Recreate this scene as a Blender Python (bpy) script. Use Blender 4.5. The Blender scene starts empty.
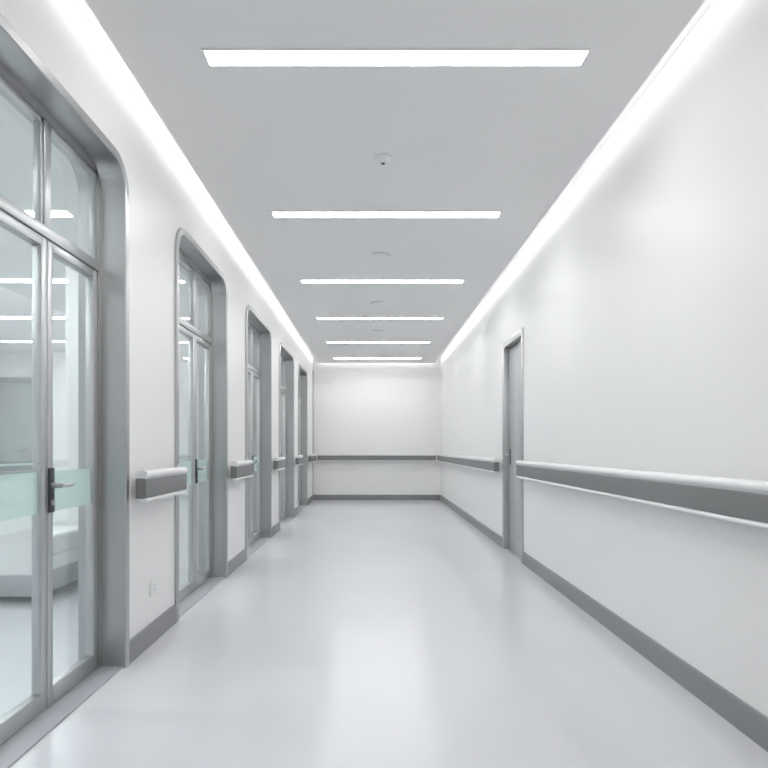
import bpy, bmesh, math
from mathutils import Vector, Matrix
from mathutils.geometry import tessellate_polygon
S=bpy.context.scene
try:
    S.view_settings.view_transform='Standard'; S.view_settings.look='None'
except Exception: pass
F=620.0
# ---------------- materials
def mat(name,col,rough=0.5,metal=0.0,noise=0.0,nscale=5.0,rvar=0.0,bump=0.0,stretch=None,spec=0.5,emit=None,es=0):
    m=bpy.data.materials.new(name); m.use_nodes=True
    nt=m.node_tree; b=nt.nodes['Principled BSDF']
    b.inputs['Base Color'].default_value=(*col,1); b.inputs['Roughness'].default_value=rough
    b.inputs['Metallic'].default_value=metal; b.inputs['Specular IOR Level'].default_value=spec
    if emit:
        b.inputs['Emission Color'].default_value=(*emit,1); b.inputs['Emission Strength'].default_value=es
    tc=nt.nodes.new('ShaderNodeTexCoord'); mp=nt.nodes.new('ShaderNodeMapping')
    nt.links.new(tc.outputs['Object'],mp.inputs['Vector'])
    if stretch: mp.inputs['Scale'].default_value=stretch
    n=nt.nodes.new('ShaderNodeTexNoise'); n.inputs['Scale'].default_value=nscale; n.inputs['Detail'].default_value=3
    nt.links.new(mp.outputs['Vector'],n.inputs['Vector'])
    if noise>0:
        r=nt.nodes.new('ShaderNodeMapRange'); r.inputs['To Min'].default_value=1-noise; r.inputs['To Max'].default_value=1+noise
        nt.links.new(n.outputs['Fac'],r.inputs['Value'])
        v=nt.nodes.new('ShaderNodeVectorMath'); v.operation='SCALE'; v.inputs[0].default_value=col
        nt.links.new(r.outputs['Result'],v.inputs['Scale']); nt.links.new(v.outputs['Vector'],b.inputs['Base Color'])
    if rvar>0:
        r=nt.nodes.new('ShaderNodeMapRange'); r.inputs['To Min'].default_value=rough-rvar; r.inputs['To Max'].default_value=rough+rvar
        nt.links.new(n.outputs['Fac'],r.inputs['Value']); nt.links.new(r.outputs['Result'],b.inputs['Roughness'])
    if bump>0:
        bp=nt.nodes.new('ShaderNodeBump'); bp.inputs['Strength'].default_value=bump; bp.inputs['Distance'].default_value=0.01
        nt.links.new(n.outputs['Fac'],bp.inputs['Height']); nt.links.new(bp.outputs['Normal'],b.inputs['Normal'])
    return m
WALL=mat('wall_satin_paint',(0.85,0.845,0.84),0.42,noise=0.006,nscale=1.5)
CEIL=mat('ceiling_paint',(0.88,0.875,0.87),0.8,noise=0.006)
FLOOR=mat('epoxy_floor',(0.65,0.657,0.69),0.19,noise=0.02,nscale=0.9,rvar=0.02,spec=0.55)
STEEL=mat('brushed_steel',(0.50,0.50,0.502),0.36,1.0,noise=0.015,nscale=14,stretch=(1,1,0.12))
ALU=mat('aluminium_leaf_frame',(0.56,0.57,0.575),0.36,0.9,noise=0.015,nscale=10)
GREY=mat('grey_vinyl',(0.20,0.20,0.203),0.45,noise=0.03)
BASE=mat('grey_baseboard',(0.25,0.253,0.258),0.4,noise=0.03)
WHITEP=mat('white_plastic',(0.84,0.84,0.84),0.35,noise=0.01)
DARK=mat('dark_metal',(0.08,0.085,0.09),0.35,0.7,noise=0.05)
DOORG=mat('grey_door_laminate',(0.42,0.445,0.45),0.4,noise=0.02)
THR=mat('threshold_grey',(0.42,0.43,0.46),0.35,noise=0.03)
LAMP=mat('lamp_diffuser',(0.9,0.9,0.9),0.5,emit=(1,1,1),es=28.0)
COVE=mat('cove_led',(0.9,0.9,0.9),0.5,emit=(1,1,1),es=3.2)
RLAMP=mat('room_lamp_diffuser',(0.9,0.9,0.9),0.5,emit=(0.96,1,1),es=33.0)
SOFA=mat('white_leatherette',(0.84,0.845,0.845),0.45,noise=0.02,nscale=8)
SBASE=mat('sofa_base_grey',(0.40,0.41,0.42),0.45,noise=0.02,nscale=8)
def glassmat(name,tint,refl=1.0,frost=0.0,fcol=(0.80,0.91,0.885)):
    m=bpy.data.materials.new(name); m.use_nodes=True; nt=m.node_tree; nt.nodes.clear()
    o=nt.nodes.new('ShaderNodeOutputMaterial'); t=nt.nodes.new('ShaderNodeBsdfTransparent'); t.inputs['Color'].default_value=(*tint,1)
    g=nt.nodes.new('ShaderNodeBsdfGlossy'); g.inputs['Roughness'].default_value=0.01; g.inputs['Color'].default_value=(1,1,1,1)
    lw=nt.nodes.new('ShaderNodeLayerWeight'); lw.inputs['Blend'].default_value=0.5
    pw=nt.nodes.new('ShaderNodeMath'); pw.operation='POWER'; pw.inputs[1].default_value=5
    nt.links.new(lw.outputs['Facing'],pw.inputs[0])
    ma=nt.nodes.new('ShaderNodeMath'); ma.operation='MULTIPLY_ADD'; ma.inputs[1].default_value=.95; ma.inputs[2].default_value=.05
    nt.links.new(pw.outputs[0],ma.inputs[0])
    mx=nt.nodes.new('ShaderNodeMixShader'); nt.links.new(ma.outputs[0],mx.inputs[0])
    base=t.outputs[0]
    if frost>0:
        d=nt.nodes.new('ShaderNodeBsdfTranslucent'); d.inputs['Color'].default_value=(*fcol,1)
        d2=nt.nodes.new('ShaderNodeBsdfDiffuse'); d2.inputs['Color'].default_value=(*fcol,1)
        m0=nt.nodes.new('ShaderNodeMixShader'); m0.inputs[0].default_value=0.5
        nt.links.new(d.outputs[0],m0.inputs[1]); nt.links.new(d2.outputs[0],m0.inputs[2])
        m1=nt.nodes.new('ShaderNodeMixShader'); m1.inputs[0].default_value=frost
        nt.links.new(t.outputs[0],m1.inputs[1]); nt.links.new(m0.outputs[0],m1.inputs[2]); base=m1.outputs[0]
    nt.links.new(base,mx.inputs[1]); nt.links.new(g.outputs[0],mx.inputs[2]); nt.links.new(mx.outputs[0],o.inputs['Surface'])
    return m
GLASS=glassmat('tinted_glass',(0.90,0.93,0.93))
FROST=glassmat('frosted_band',(0.90,0.95,0.935),frost=0.6,fcol=(0.70,0.82,0.79))
# ---------------- builder
class B:
    def __init__(s): s.bm=bmesh.new(); s.mats=[]
    def mi(s,m):
        if m not in s.mats: s.mats.append(m)
        return s.mats.index(m)
    def box(s,x0,x1,y0,y1,z0,z1,m,bev=0.0,seg=2):
        i=s.mi(m); t=bmesh.new()
        bmesh.ops.create_cube(t,size=1)
        for v in t.verts:
            v.co=Vector(((x0+x1)/2+v.co.x*(x1-x0),(y0+y1)/2+v.co.y*(y1-y0),(z0+z1)/2+v.co.z*(z1-z0)))
        if bev>0: bmesh.ops.bevel(t,geom=t.edges[:],offset=bev,segments=seg,profile=0.5,affect='EDGES')
        s.merge(t,i)
    def merge(s,t,i):
        bmesh.ops.recalc_face_normals(t,faces=t.faces[:])
        mp={v:s.bm.verts.new(v.co) for v in t.verts}
        for f in t.faces:
            try:
                nf=s.bm.faces.new([mp[v] for v in f.verts]); nf.material_index=i; nf.smooth=f.smooth
            except ValueError: pass
        t.free()
    def cyl(s,p,q,r0,r1,m,n=24,bev=0):
        i=s.mi(m); t=bmesh.new(); p=Vector(p);q=Vector(q); d=q-p
        bmesh.ops.create_cone(t,cap_ends=True,segments=n,radius1=r0,radius2=r1,depth=d.length)
        if bev>0:
            es=[e for e in t.edges if abs(e.verts[0].co.z-e.verts[1].co.z)<1e-6]
            bmesh.ops.bevel(t,geom=es,offset=bev,segments=3,profile=0.5,affect='EDGES')
        M=Matrix.Translation((p+q)/2)@d.to_track_quat('Z','Y').to_matrix().to_4x4()
        bmesh.ops.transform(t,matrix=M,verts=t.verts[:])
        s.merge(t,i)
    def prism(s,pts,axis_fn,a,b,m,caps=True):
        i=s.mi(m); t=bmesh.new()
        A=[t.verts.new(axis_fn(u,v,a)) for u,v in pts]; C=[t.verts.new(axis_fn(u,v,b)) for u,v in pts]
        n=len(pts)
        for k in range(n): t.faces.new([A[k],A[(k+1)%n],C[(k+1)%n],C[k]])
        if caps:
            if n>30:
                for tri in tessellate_polygon([[Vector((u,v,0)) for u,v in pts]]):
                    for R in (A,C):
                        try: t.faces.new([R[k] for k in tri])
                        except ValueError: pass
            else:
                t.faces.new(A); t.faces.new(C[::-1])
        s.merge(t,i)
    def obj(s,name,parent=None,loc=None,smooth=True):
        me=bpy.data.meshes.new(name); s.bm.to_mesh(me); s.bm.free()
        for m in s.mats: me.materials.append(m)
        o=bpy.data.objects.new(name,me); S.collection.objects.link(o)
        if smooth:
            for p in me.polygons: p.use_smooth=True
            try: me.set_sharp_from_angle(angle=math.radians(32))
            except Exception: pass
        if parent: o.parent=parent
        return o
def empty(name,loc=(0,0,0)):
    e=bpy.data.objects.new(name,None); e.empty_display_size=0.1; S.collection.objects.link(e); return e
# ---------------- dimensions
XL,XR=-1.19,1.38; YB,YF=12.5,-2.2; HC=2.75; HT=2.93; TH=0.2
RX0,RY0,RY1=-7.6,-0.6,11.0
def arch(y0,y1,h,r,o=0.0,n=10,z0=0.0):
    y0-=o;y1+=o;h+=o;r=r+o
    P=[(y0,z0)]
    for k in range(n+1):
        a=math.pi-k/n*math.pi/2; P.append((y0+r+r*math.cos(a),h-r+r*math.sin(a)))
    for k in range(n+1):
        a=math.pi/2-k/n*math.pi/2; P.append((y1-r+r*math.cos(a),h-r+r*math.sin(a)))
    P.append((y1,z0)); return P
def sq(y0,y1,h,o,n=10,z0=0.0):
    y0-=o;y1+=o;h+=o
    return [(y0,z0)]+[(y0,h)]*(n+1)+[(y1,h)]*(n+1)+[(y1,z0)]
DOORS=[(1.68,2.96),(3.78,5.01),(5.86,7.22),(7.95,9.32),(10.0,11.25)]
DH=2.385; RAD=0.13
# left wall
pts=[(YF,0)]
for (a,b) in DOORS: pts+=arch(a,b,DH,RAD,0.02)
pts+=[(YB,0),(YB,HT),(YF,HT)]
w=B(); w.prism(pts,lambda u,v,t:(t,u,v),XL-TH,XL,WALL); w.obj('wall_left',smooth=False)
RD=(5.67,6.48); RDH=2.12
w=B()
w.box(XR,XR+TH,YF,RD[0],0,HT,WALL); w.box(XR,XR+TH,RD[1],YB,0,HT,WALL); w.box(XR,XR+TH,RD[0],RD[1],RDH,HT,WALL)
w.obj('wall_right',smooth=False)
w=B(); w.box(XL-TH,XR+TH,YB,YB+0.15,0,HT,WALL); w.obj('wall_back',smooth=False)
w=B(); w.box(XL-TH,XR+TH,YF-0.15,YF,0,HT,WALL); w.obj('wall_front',smooth=False)
w=B(); w.box(RX0-0.1,XR+TH+0.1,YF-0.15,YB+0.15,-0.1,0,FLOOR); w.obj('floor',smooth=False)
# ceiling: dropped panel + upper slab
GL,GR,GB=0.10,0.115,0.09
w=B(); w.box(XL+GL,XR-GR,YF,YB-GB,HC,HC+0.03,CEIL)
w.box(XL-TH,XR+TH,YF-0.15,YB+0.15,HT,HT+0.1,CEIL)
w.obj('ceiling',smooth=False)
# cove strips: LED profile standing on the panel edge, facing the wall
def cove(led,soff,back_):
    w=B(); w.box(*led,HC+.032,HC+.088,COVE); w.box(*back_,HC+.031,HC+.10,WHITEP); w.box(*soff,HC+0.10,HC+.13,WHITEP); w.obj('cove_light',smooth=False)
cove((XL+GL+.003,XL+GL+.008,YF+.01,YB-GB-.02),(XL+.001,XL+GL+.03,YF,YB-.001),(XL+GL+.0085,XL+GL+.02,YF+.01,YB-GB-.02))
cove((XR-GR-.008,XR-GR-.003,YF+.01,YB-GB-.02),(XR-GR-.03,XR-.001,YF,YB-.001),(XR-GR-.02,XR-GR-.0085,YF+.01,YB-GB-.02))
cove((XL+GL+.03,XR-GR-.03,YB-GB-.008,YB-GB-.003),(XL+GL+.031,XR-GR-.031,YB-GB-.03,YB-.001),(XL+GL+.03,XR-GR-.03,YB-GB-.018,YB-GB-.0085))
# ceiling strip lights
ys=[-0.90,0.90]+[F*1.7/d for d in (391,234,167,130,106,90)]
for y in ys:
    w=B(); cx,hw,hd=0.103,0.82,0.050
    w.box(cx-hw,cx+hw,y-hd,y+hd,HC-0.004,HC+0.0,LAMP)
    t=0.012
    for q in [(cx-hw-t,cx+hw+t,y-hd-t,y-hd),(cx-hw-t,cx+hw+t,y+hd,y+hd+t),(cx-hw-t,cx-hw,y-hd,y+hd),(cx+hw,cx+hw+t,y-hd,y+hd)]:
        w.box(*q,HC-0.007,HC,WHITEP)
    w.obj('ceiling_light',smooth=False)
# smoke detector & flat round ceiling devices
w=B(); w.cyl((0.065,3.63,HC-0.012),(0.065,3.63,HC),0.055,0.055,WHITEP,32,0.003)
w.cyl((0.065,3.63,HC-0.034),(0.065,3.63,HC-0.012),0.034,0.047,WHITEP,32,0.004)
w.cyl((0.065,3.63,HC-0.037),(0.065,3.63,HC-0.034),0.012,0.012,DARK,16); w.obj('smoke_detector')
for (x,y,r) in [(0.08,5.46,0.085),(0.07,7.25,0.085),(0.07,9.0,0.085)]:
    w=B(); w.cyl((x,y,HC-0.012),(x,y,HC),r,r,WHITEP,36,0.004)
    w.cyl((x,y,HC-0.016),(x,y,HC-0.012),r*.78,r*.78,CEIL,36,0.001); w.obj('ceiling_speaker')
# ---------------- glass doors
def lever(bd,x,y,z,side,dirn):
    bd.box(min(x,x+side*.008),max(x,x+side*.008),y-.02,y+.02,z-.09,z+.09,DARK,0.003)
    bd.cyl((x,y,z+.02),(x+side*.055,y,z+.02),0.011,0.011,ALU,16)
    bd.cyl((x+side*.05,y-dirn*.012,z+.02),(x+side*.05,y+dirn*.085,z+.02),0.010,0.009,ALU,16,0.003)
    bd.cyl((x,y,z-.05),(x+side*.014,y,z-.05),0.012,0.012,ALU,16,0.002)
def glass_door(n,y0,y1,split):
    e=empty('door_%d'%n)
    xd=XL-0.10; xb=XL-TH
    L=[(arch(y0,y1,DH,RAD,.045),XL),(arch(y0,y1,DH,RAD,.045),XL+.012),(arch(y0,y1,DH,RAD,.04),XL+.016),(arch(y0,y1,DH,RAD,.004),XL+.016),(arch(y0,y1,DH,RAD,0),XL+.012),(arch(y0,y1,DH,RAD,0),xd),
       (sq(y0,y1,DH,-.03),xd),(sq(y0,y1,DH,-.03),xd-.05),(arch(y0,y1,DH,RAD,0),xd-.05),(arch(y0,y1,DH,RAD,0),xb-.012),(arch(y0,y1,DH,RAD,.045),xb-.012),(arch(y0,y1,DH,RAD,.045),xb)]
    bm=bmesh.new(); prev=None
    for P,x in L:
        cur=[bm.verts.new((x,u,v)) for u,v in P]
        if prev:
            for k in range(len(P)-1): bm.faces.new([prev[k],prev[k+1],cur[k+1],cur[k]])
        prev=cur
    bmesh.ops.remove_doubles(bm,verts=bm.verts[:],dist=1e-5)
    bmesh.ops.recalc_face_normals(bm,faces=bm.faces[:])
    fr=B(); fr.bm.free(); fr.bm=bm; fr.mi(STEEL); fr.obj('frame',e)
    x0,x1=xd-.045,xd-.005; a,b=y0+.03,y1-.03; zt=1.885
    t=B(); t.box(x0-.003,x1+.006,a,b,zt,zt+.045,ALU,.003)
    t.box(x0,x1,split-.022,split+.022,zt+.045,DH-.03,ALU,.003)
    for (p,q) in [(a,split-.022),(split+.022,b)]:
        t.box(x0+.005,x1-.005,p,p+.018,zt+.045,DH-.03,ALU,.002); t.box(x0+.005,x1-.005,q-.018,q,zt+.045,DH-.03,ALU,.002)
        t.box(x0+.005,x1-.005,p,q,DH-.05,DH-.03,ALU,.002)
        t.box(xd-.028,xd-.022,p+.01,q-.01,zt+.04,DH-.04,GLASS)
    t.obj('transom',e)
    for nm,p,q in [('leaf_near',a+.002,split-.002),('leaf_far',split+.002,b-.002)]:
        t=B(); s=.042
        t.box(x0,x1,p,p+s,.012,zt-.003,ALU,.003); t.box(x0,x1,q-s,q,.012,zt-.003,ALU,.003)
        t.box(x0,x1,p+s,q-s,.012,.085,ALU,.003); t.box(x0,x1,p+s,q-s,zt-.04,zt-.003,ALU,.003)
        t.box(xd-.028,xd-.022,p+s-.008,q-s+.008,.08,zt-.035,GLASS)
        t.box(xd-.0218,xd-.0205,p+s-.002,q-s+.002,.79,.955,FROST)
        if nm=='leaf_near': t.box(xd-.0218,xd-.0195,p+s-.002,q-s+.002,.985,.993,FROST)
        if nm=='leaf_far':
            lever(t,x1,p+.021,.88,1,1); lever(t,x0,p+.021,.88,-1,1)
        t.obj(nm,e)
    t=B(); t.box(xb,XL,y0+.001,y1-.001,0.0,.008,THR,.002); t.obj('threshold',e)
    return e
for i,(a,b) in enumerate(DOORS): glass_door(i+1,a,b,a+(b-a)*0.62)
# right door
e=empty('door_6')
y0,y1=RD
t=B()
for s0,s1 in [(y0-.03,y0+.035),(y1-.035,y1+.03)]: t.box(XR-.012,XR+.14,s0,s1,0,RDH+.03,STEEL,.003)
t.box(XR-.012,XR+.14,y0+.035,y1-.035,RDH-.035,RDH+.03,STEEL,.003); t.obj('frame',e)
t=B(); t.box(XR+.045,XR+.088,y0+.037,y1-.037,.01,RDH-.038,DOORG,.003)
hx=XR+.045; hy=y1-.10
t.box(hx-.006,hx,hy-.018,hy+.018,.88,1.04,DARK,.002); t.cyl((hx,hy,.98),(hx-.05,hy,.98),.011,.011,ALU,16)
t.cyl((hx-.045,hy+.01,.98),(hx-.045,hy-.11,.98),.010,.009,ALU,16,.003)
for z in (.25,1.05,1.85): t.cyl((hx-.006,y0+.035,z-.05),(hx-.006,y0+.035,z+.05),.008,.008,ALU,12)
t.obj('leaf',e)
t=B(); t.box(XR,XR+TH,y0+.036,y1-.036,0,.006,THR); t.obj('threshold',e)
# ---------------- handrails
def rounded(u0,u1,v0,v1,r,n=5):
    P=[]
    for cx,cy,a0 in [(u1-r,v1-r,0),(u0+r,v1-r,90),(u0+r,v0+r,180),(u1-r,v0+r,270)]:
        for k in range(n+1):
            a=math.radians(a0+90*k/n); P.append((cx+r*math.cos(a),cy+r*math.sin(a)))
    return P
def rail(fn,a,b):
    t=B()
    t.prism(rounded(.030,.074,.790,.930,.012),fn,a+.006,b-.006,WHITEP)
    t.prism(rounded(.030,.086,.900,.938,.0185,6),fn,a,b,WHITEP)
    t.prism(rounded(.050,.083,.782,.800,.0085,6),fn,a,b,WHITEP)
    t.prism(rounded(.060,.081,.803,.897,.004),fn,a-.002,b+.002,GREY)
    t.prism(rounded(.028,.070,.800,.900,.004),fn,a-.003,a+.012,GREY)
    t.prism(rounded(.028,.070,.800,.900,.004),fn,b-.012,b+.003,GREY)
    L=b-a; n=max(2,int(L/0.9)+1)
    for k in range(n):
        w=a+.12+(L-.24)*k/(n-1)
        t.prism(rounded(0,.034,.825,.875,.004),fn,w-.03,w+.03,WHITEP)
    t.obj('handrail')
left=lambda u,v,w:(XL+u,w,v); right=lambda u,v,w:(XR-u,w,v); back=lambda u,v,w:(w,YB-u,v)
for a,b in [(-1.9,1.60),(3.05,3.71),(5.10,5.78),(7.31,7.88),(9.41,9.93),(11.34,12.36)]: rail(left,a,b)
rail(right,-1.9,5.58); rail(right,6.60,12.36); rail(back,XL+.10,XR-.10)
# ---------------- baseboards
def baseb(name,segs,fn):
    t=B()
    for a,b in segs: t.prism([(0,0),(.014,0),(.014,.098),(.010,.108),(0,.11)],fn,a,b,BASE)
    t.obj(name,smooth=False)
E=.046
segs=[]; p=YF
for a,b in DOORS: segs.append((p,a-E)); p=b+E
segs.append((p,YB)); baseb('baseboard_left',segs,left)
baseb('baseboard_right',[(YF,RD[0]-.031),(RD[1]+.031,YB)],right)
baseb('baseboard_back',[(XL+.014,XR-.014)],back)
t=B(); t.box(XL,XL+.012,YB-.09,YB-.002,.11,2.6,STEEL,.002); t.obj('trim_corner_guard')
# wall outlet
t=B(); oy,oz=3.36,.295
t.box(XL,XL+.009,oy-.043,oy+.043,oz-.043,oz+.043,WHITEP,.004); t.box(XL+.009,XL+.012,oy-.03,oy+.03,oz-.03,oz+.03,WHITEP,.002)
for dz in (-.012,.012): t.cyl((XL+.009,oy,oz+dz),(XL+.0125,oy,oz+dz),.004,.004,DARK,12)
t.obj('wall_outlet')
# ---------------- adjoining waiting room
XI=XL-TH
t=B(); t.box(RX0-.1,XI,RY1,RY1+.1,0,HT,WALL); t.obj('wall_room_back',smooth=False)
t=B(); t.box(RX0-.1,XI,RY0-.1,RY0,0,HT,WALL); t.obj('wall_room_front',smooth=False)
t=B(); t.box(RX0-.1,RX0,RY0,RY1,0,HT,WALL); t.obj('wall_room_left',smooth=False)
t=B(); t.box(-2.62,XI-.02,5.30,5.45,0,HC,WALL); t.obj('wall_partition',smooth=False)
t=B(); t.box(RX0,XI-.005,RY0,RY1,HC,HC+.1,CEIL); t.obj('ceiling_room',smooth=False)
for y in [0.9,2.7,4.5,6.3,8.1,9.9]:
    t=B(); t.box(-5.9,-2.2,y-.052,y+.052,HC-.004,HC,RLAMP); t.obj('room_ceiling_light',smooth=False)
e=empty('door_7')
t=B()
for x in (-6.95,-5.95): t.box(x-.04,x+.04,RY1-.03,RY1,0,2.3,STEEL,.003)
t.box(-6.91,-5.99,RY1-.03,RY1,2.22,2.3,STEEL,.003); t.obj('frame',e)
t=B(); t.box(-6.905,-5.995,RY1-.018,RY1-.001,.01,2.215,DOORG,.003); t.cyl((-6.1,RY1-.018,1),(-6.1,RY1-.07,1),.012,.012,ALU); t.cyl((-6.1,RY1-.065,1),(-6.22,RY1-.065,1),.01,.01,ALU); t.obj('leaf',e)
def sofa(cx,cy,wd,dp,rot):
    t=B(); h=wd/2
    t.box(-h+.008,h-.008,-dp/2+.008,dp/2-.008,.05,.20,SBASE,.01)
    for sx in (-h+.08,h-.08):
        for sy in (-dp/2+.08,dp/2-.08): t.cyl((sx,sy,0),(sx,sy,.07),.018,.022,ALU,16)
    t.box(-h+.004,h-.004,-dp/2,dp/2,.19,.30,SOFA,.02,3)
    for s in (-1,1): t.box(min(s*h,s*(h-.13)),max(s*h,s*(h-.13)),-dp/2,dp/2,.19,.63,SOFA,.02,3)
    n=max(1,round((wd-.26)/.62)); cw=(wd-.26)/n
    for k in range(n): 
        a=-h+.13+k*cw; t.box(a+.003,a+cw-.003,-dp/2-.0,dp/2-.16,.29,.44,SOFA,.03,4)
        t.box(a+.003,a+cw-.003,dp/2-.2,dp/2-.02,.42,.74,SOFA,.04,4)
    t.box(-h+.1,h-.1,dp/2-.1,dp/2,.2,.66,SOFA,.02,3)
    o=t.obj('waiting_armchair' if wd<1.2 else 'waiting_sofa'); o.location=(cx,cy,0); o.rotation_euler=(0,0,rot)
R90=math.radians(90)
sofa(-2.62,4.60,.90,.80,R90); sofa(-3.03,6.06,.90,.80,R90); sofa(-5.6,5.6,1.6,.78,R90)
t=B(); t.box(-4.4,-3.6,4.9,5.7,.36,.40,SOFA,.008)
for x in (-4.35,-3.65):
    for y in (4.95,5.65): t.cyl((x,y,0),(x,y,.36),.015,.015,ALU,16)
t.obj('coffee_table')
# world + camera
W=bpy.data.worlds.new('world'); S.world=W; W.use_nodes=True
W.node_tree.nodes['Background'].inputs[0].default_value=(.8,.82,.85,1); W.node_tree.nodes['Background'].inputs[1].default_value=.3
c=bpy.data.cameras.new('camera'); co=bpy.data.objects.new('camera',c); S.collection.objects.link(co)
co.location=(0,0,1.05); co.rotation_euler=(math.radians(90),0,0)
c.sensor_width=36; c.lens=36*F/768; c.shift_x=12/768; c.shift_y=64/768; c.clip_start=.02
S.camera=co
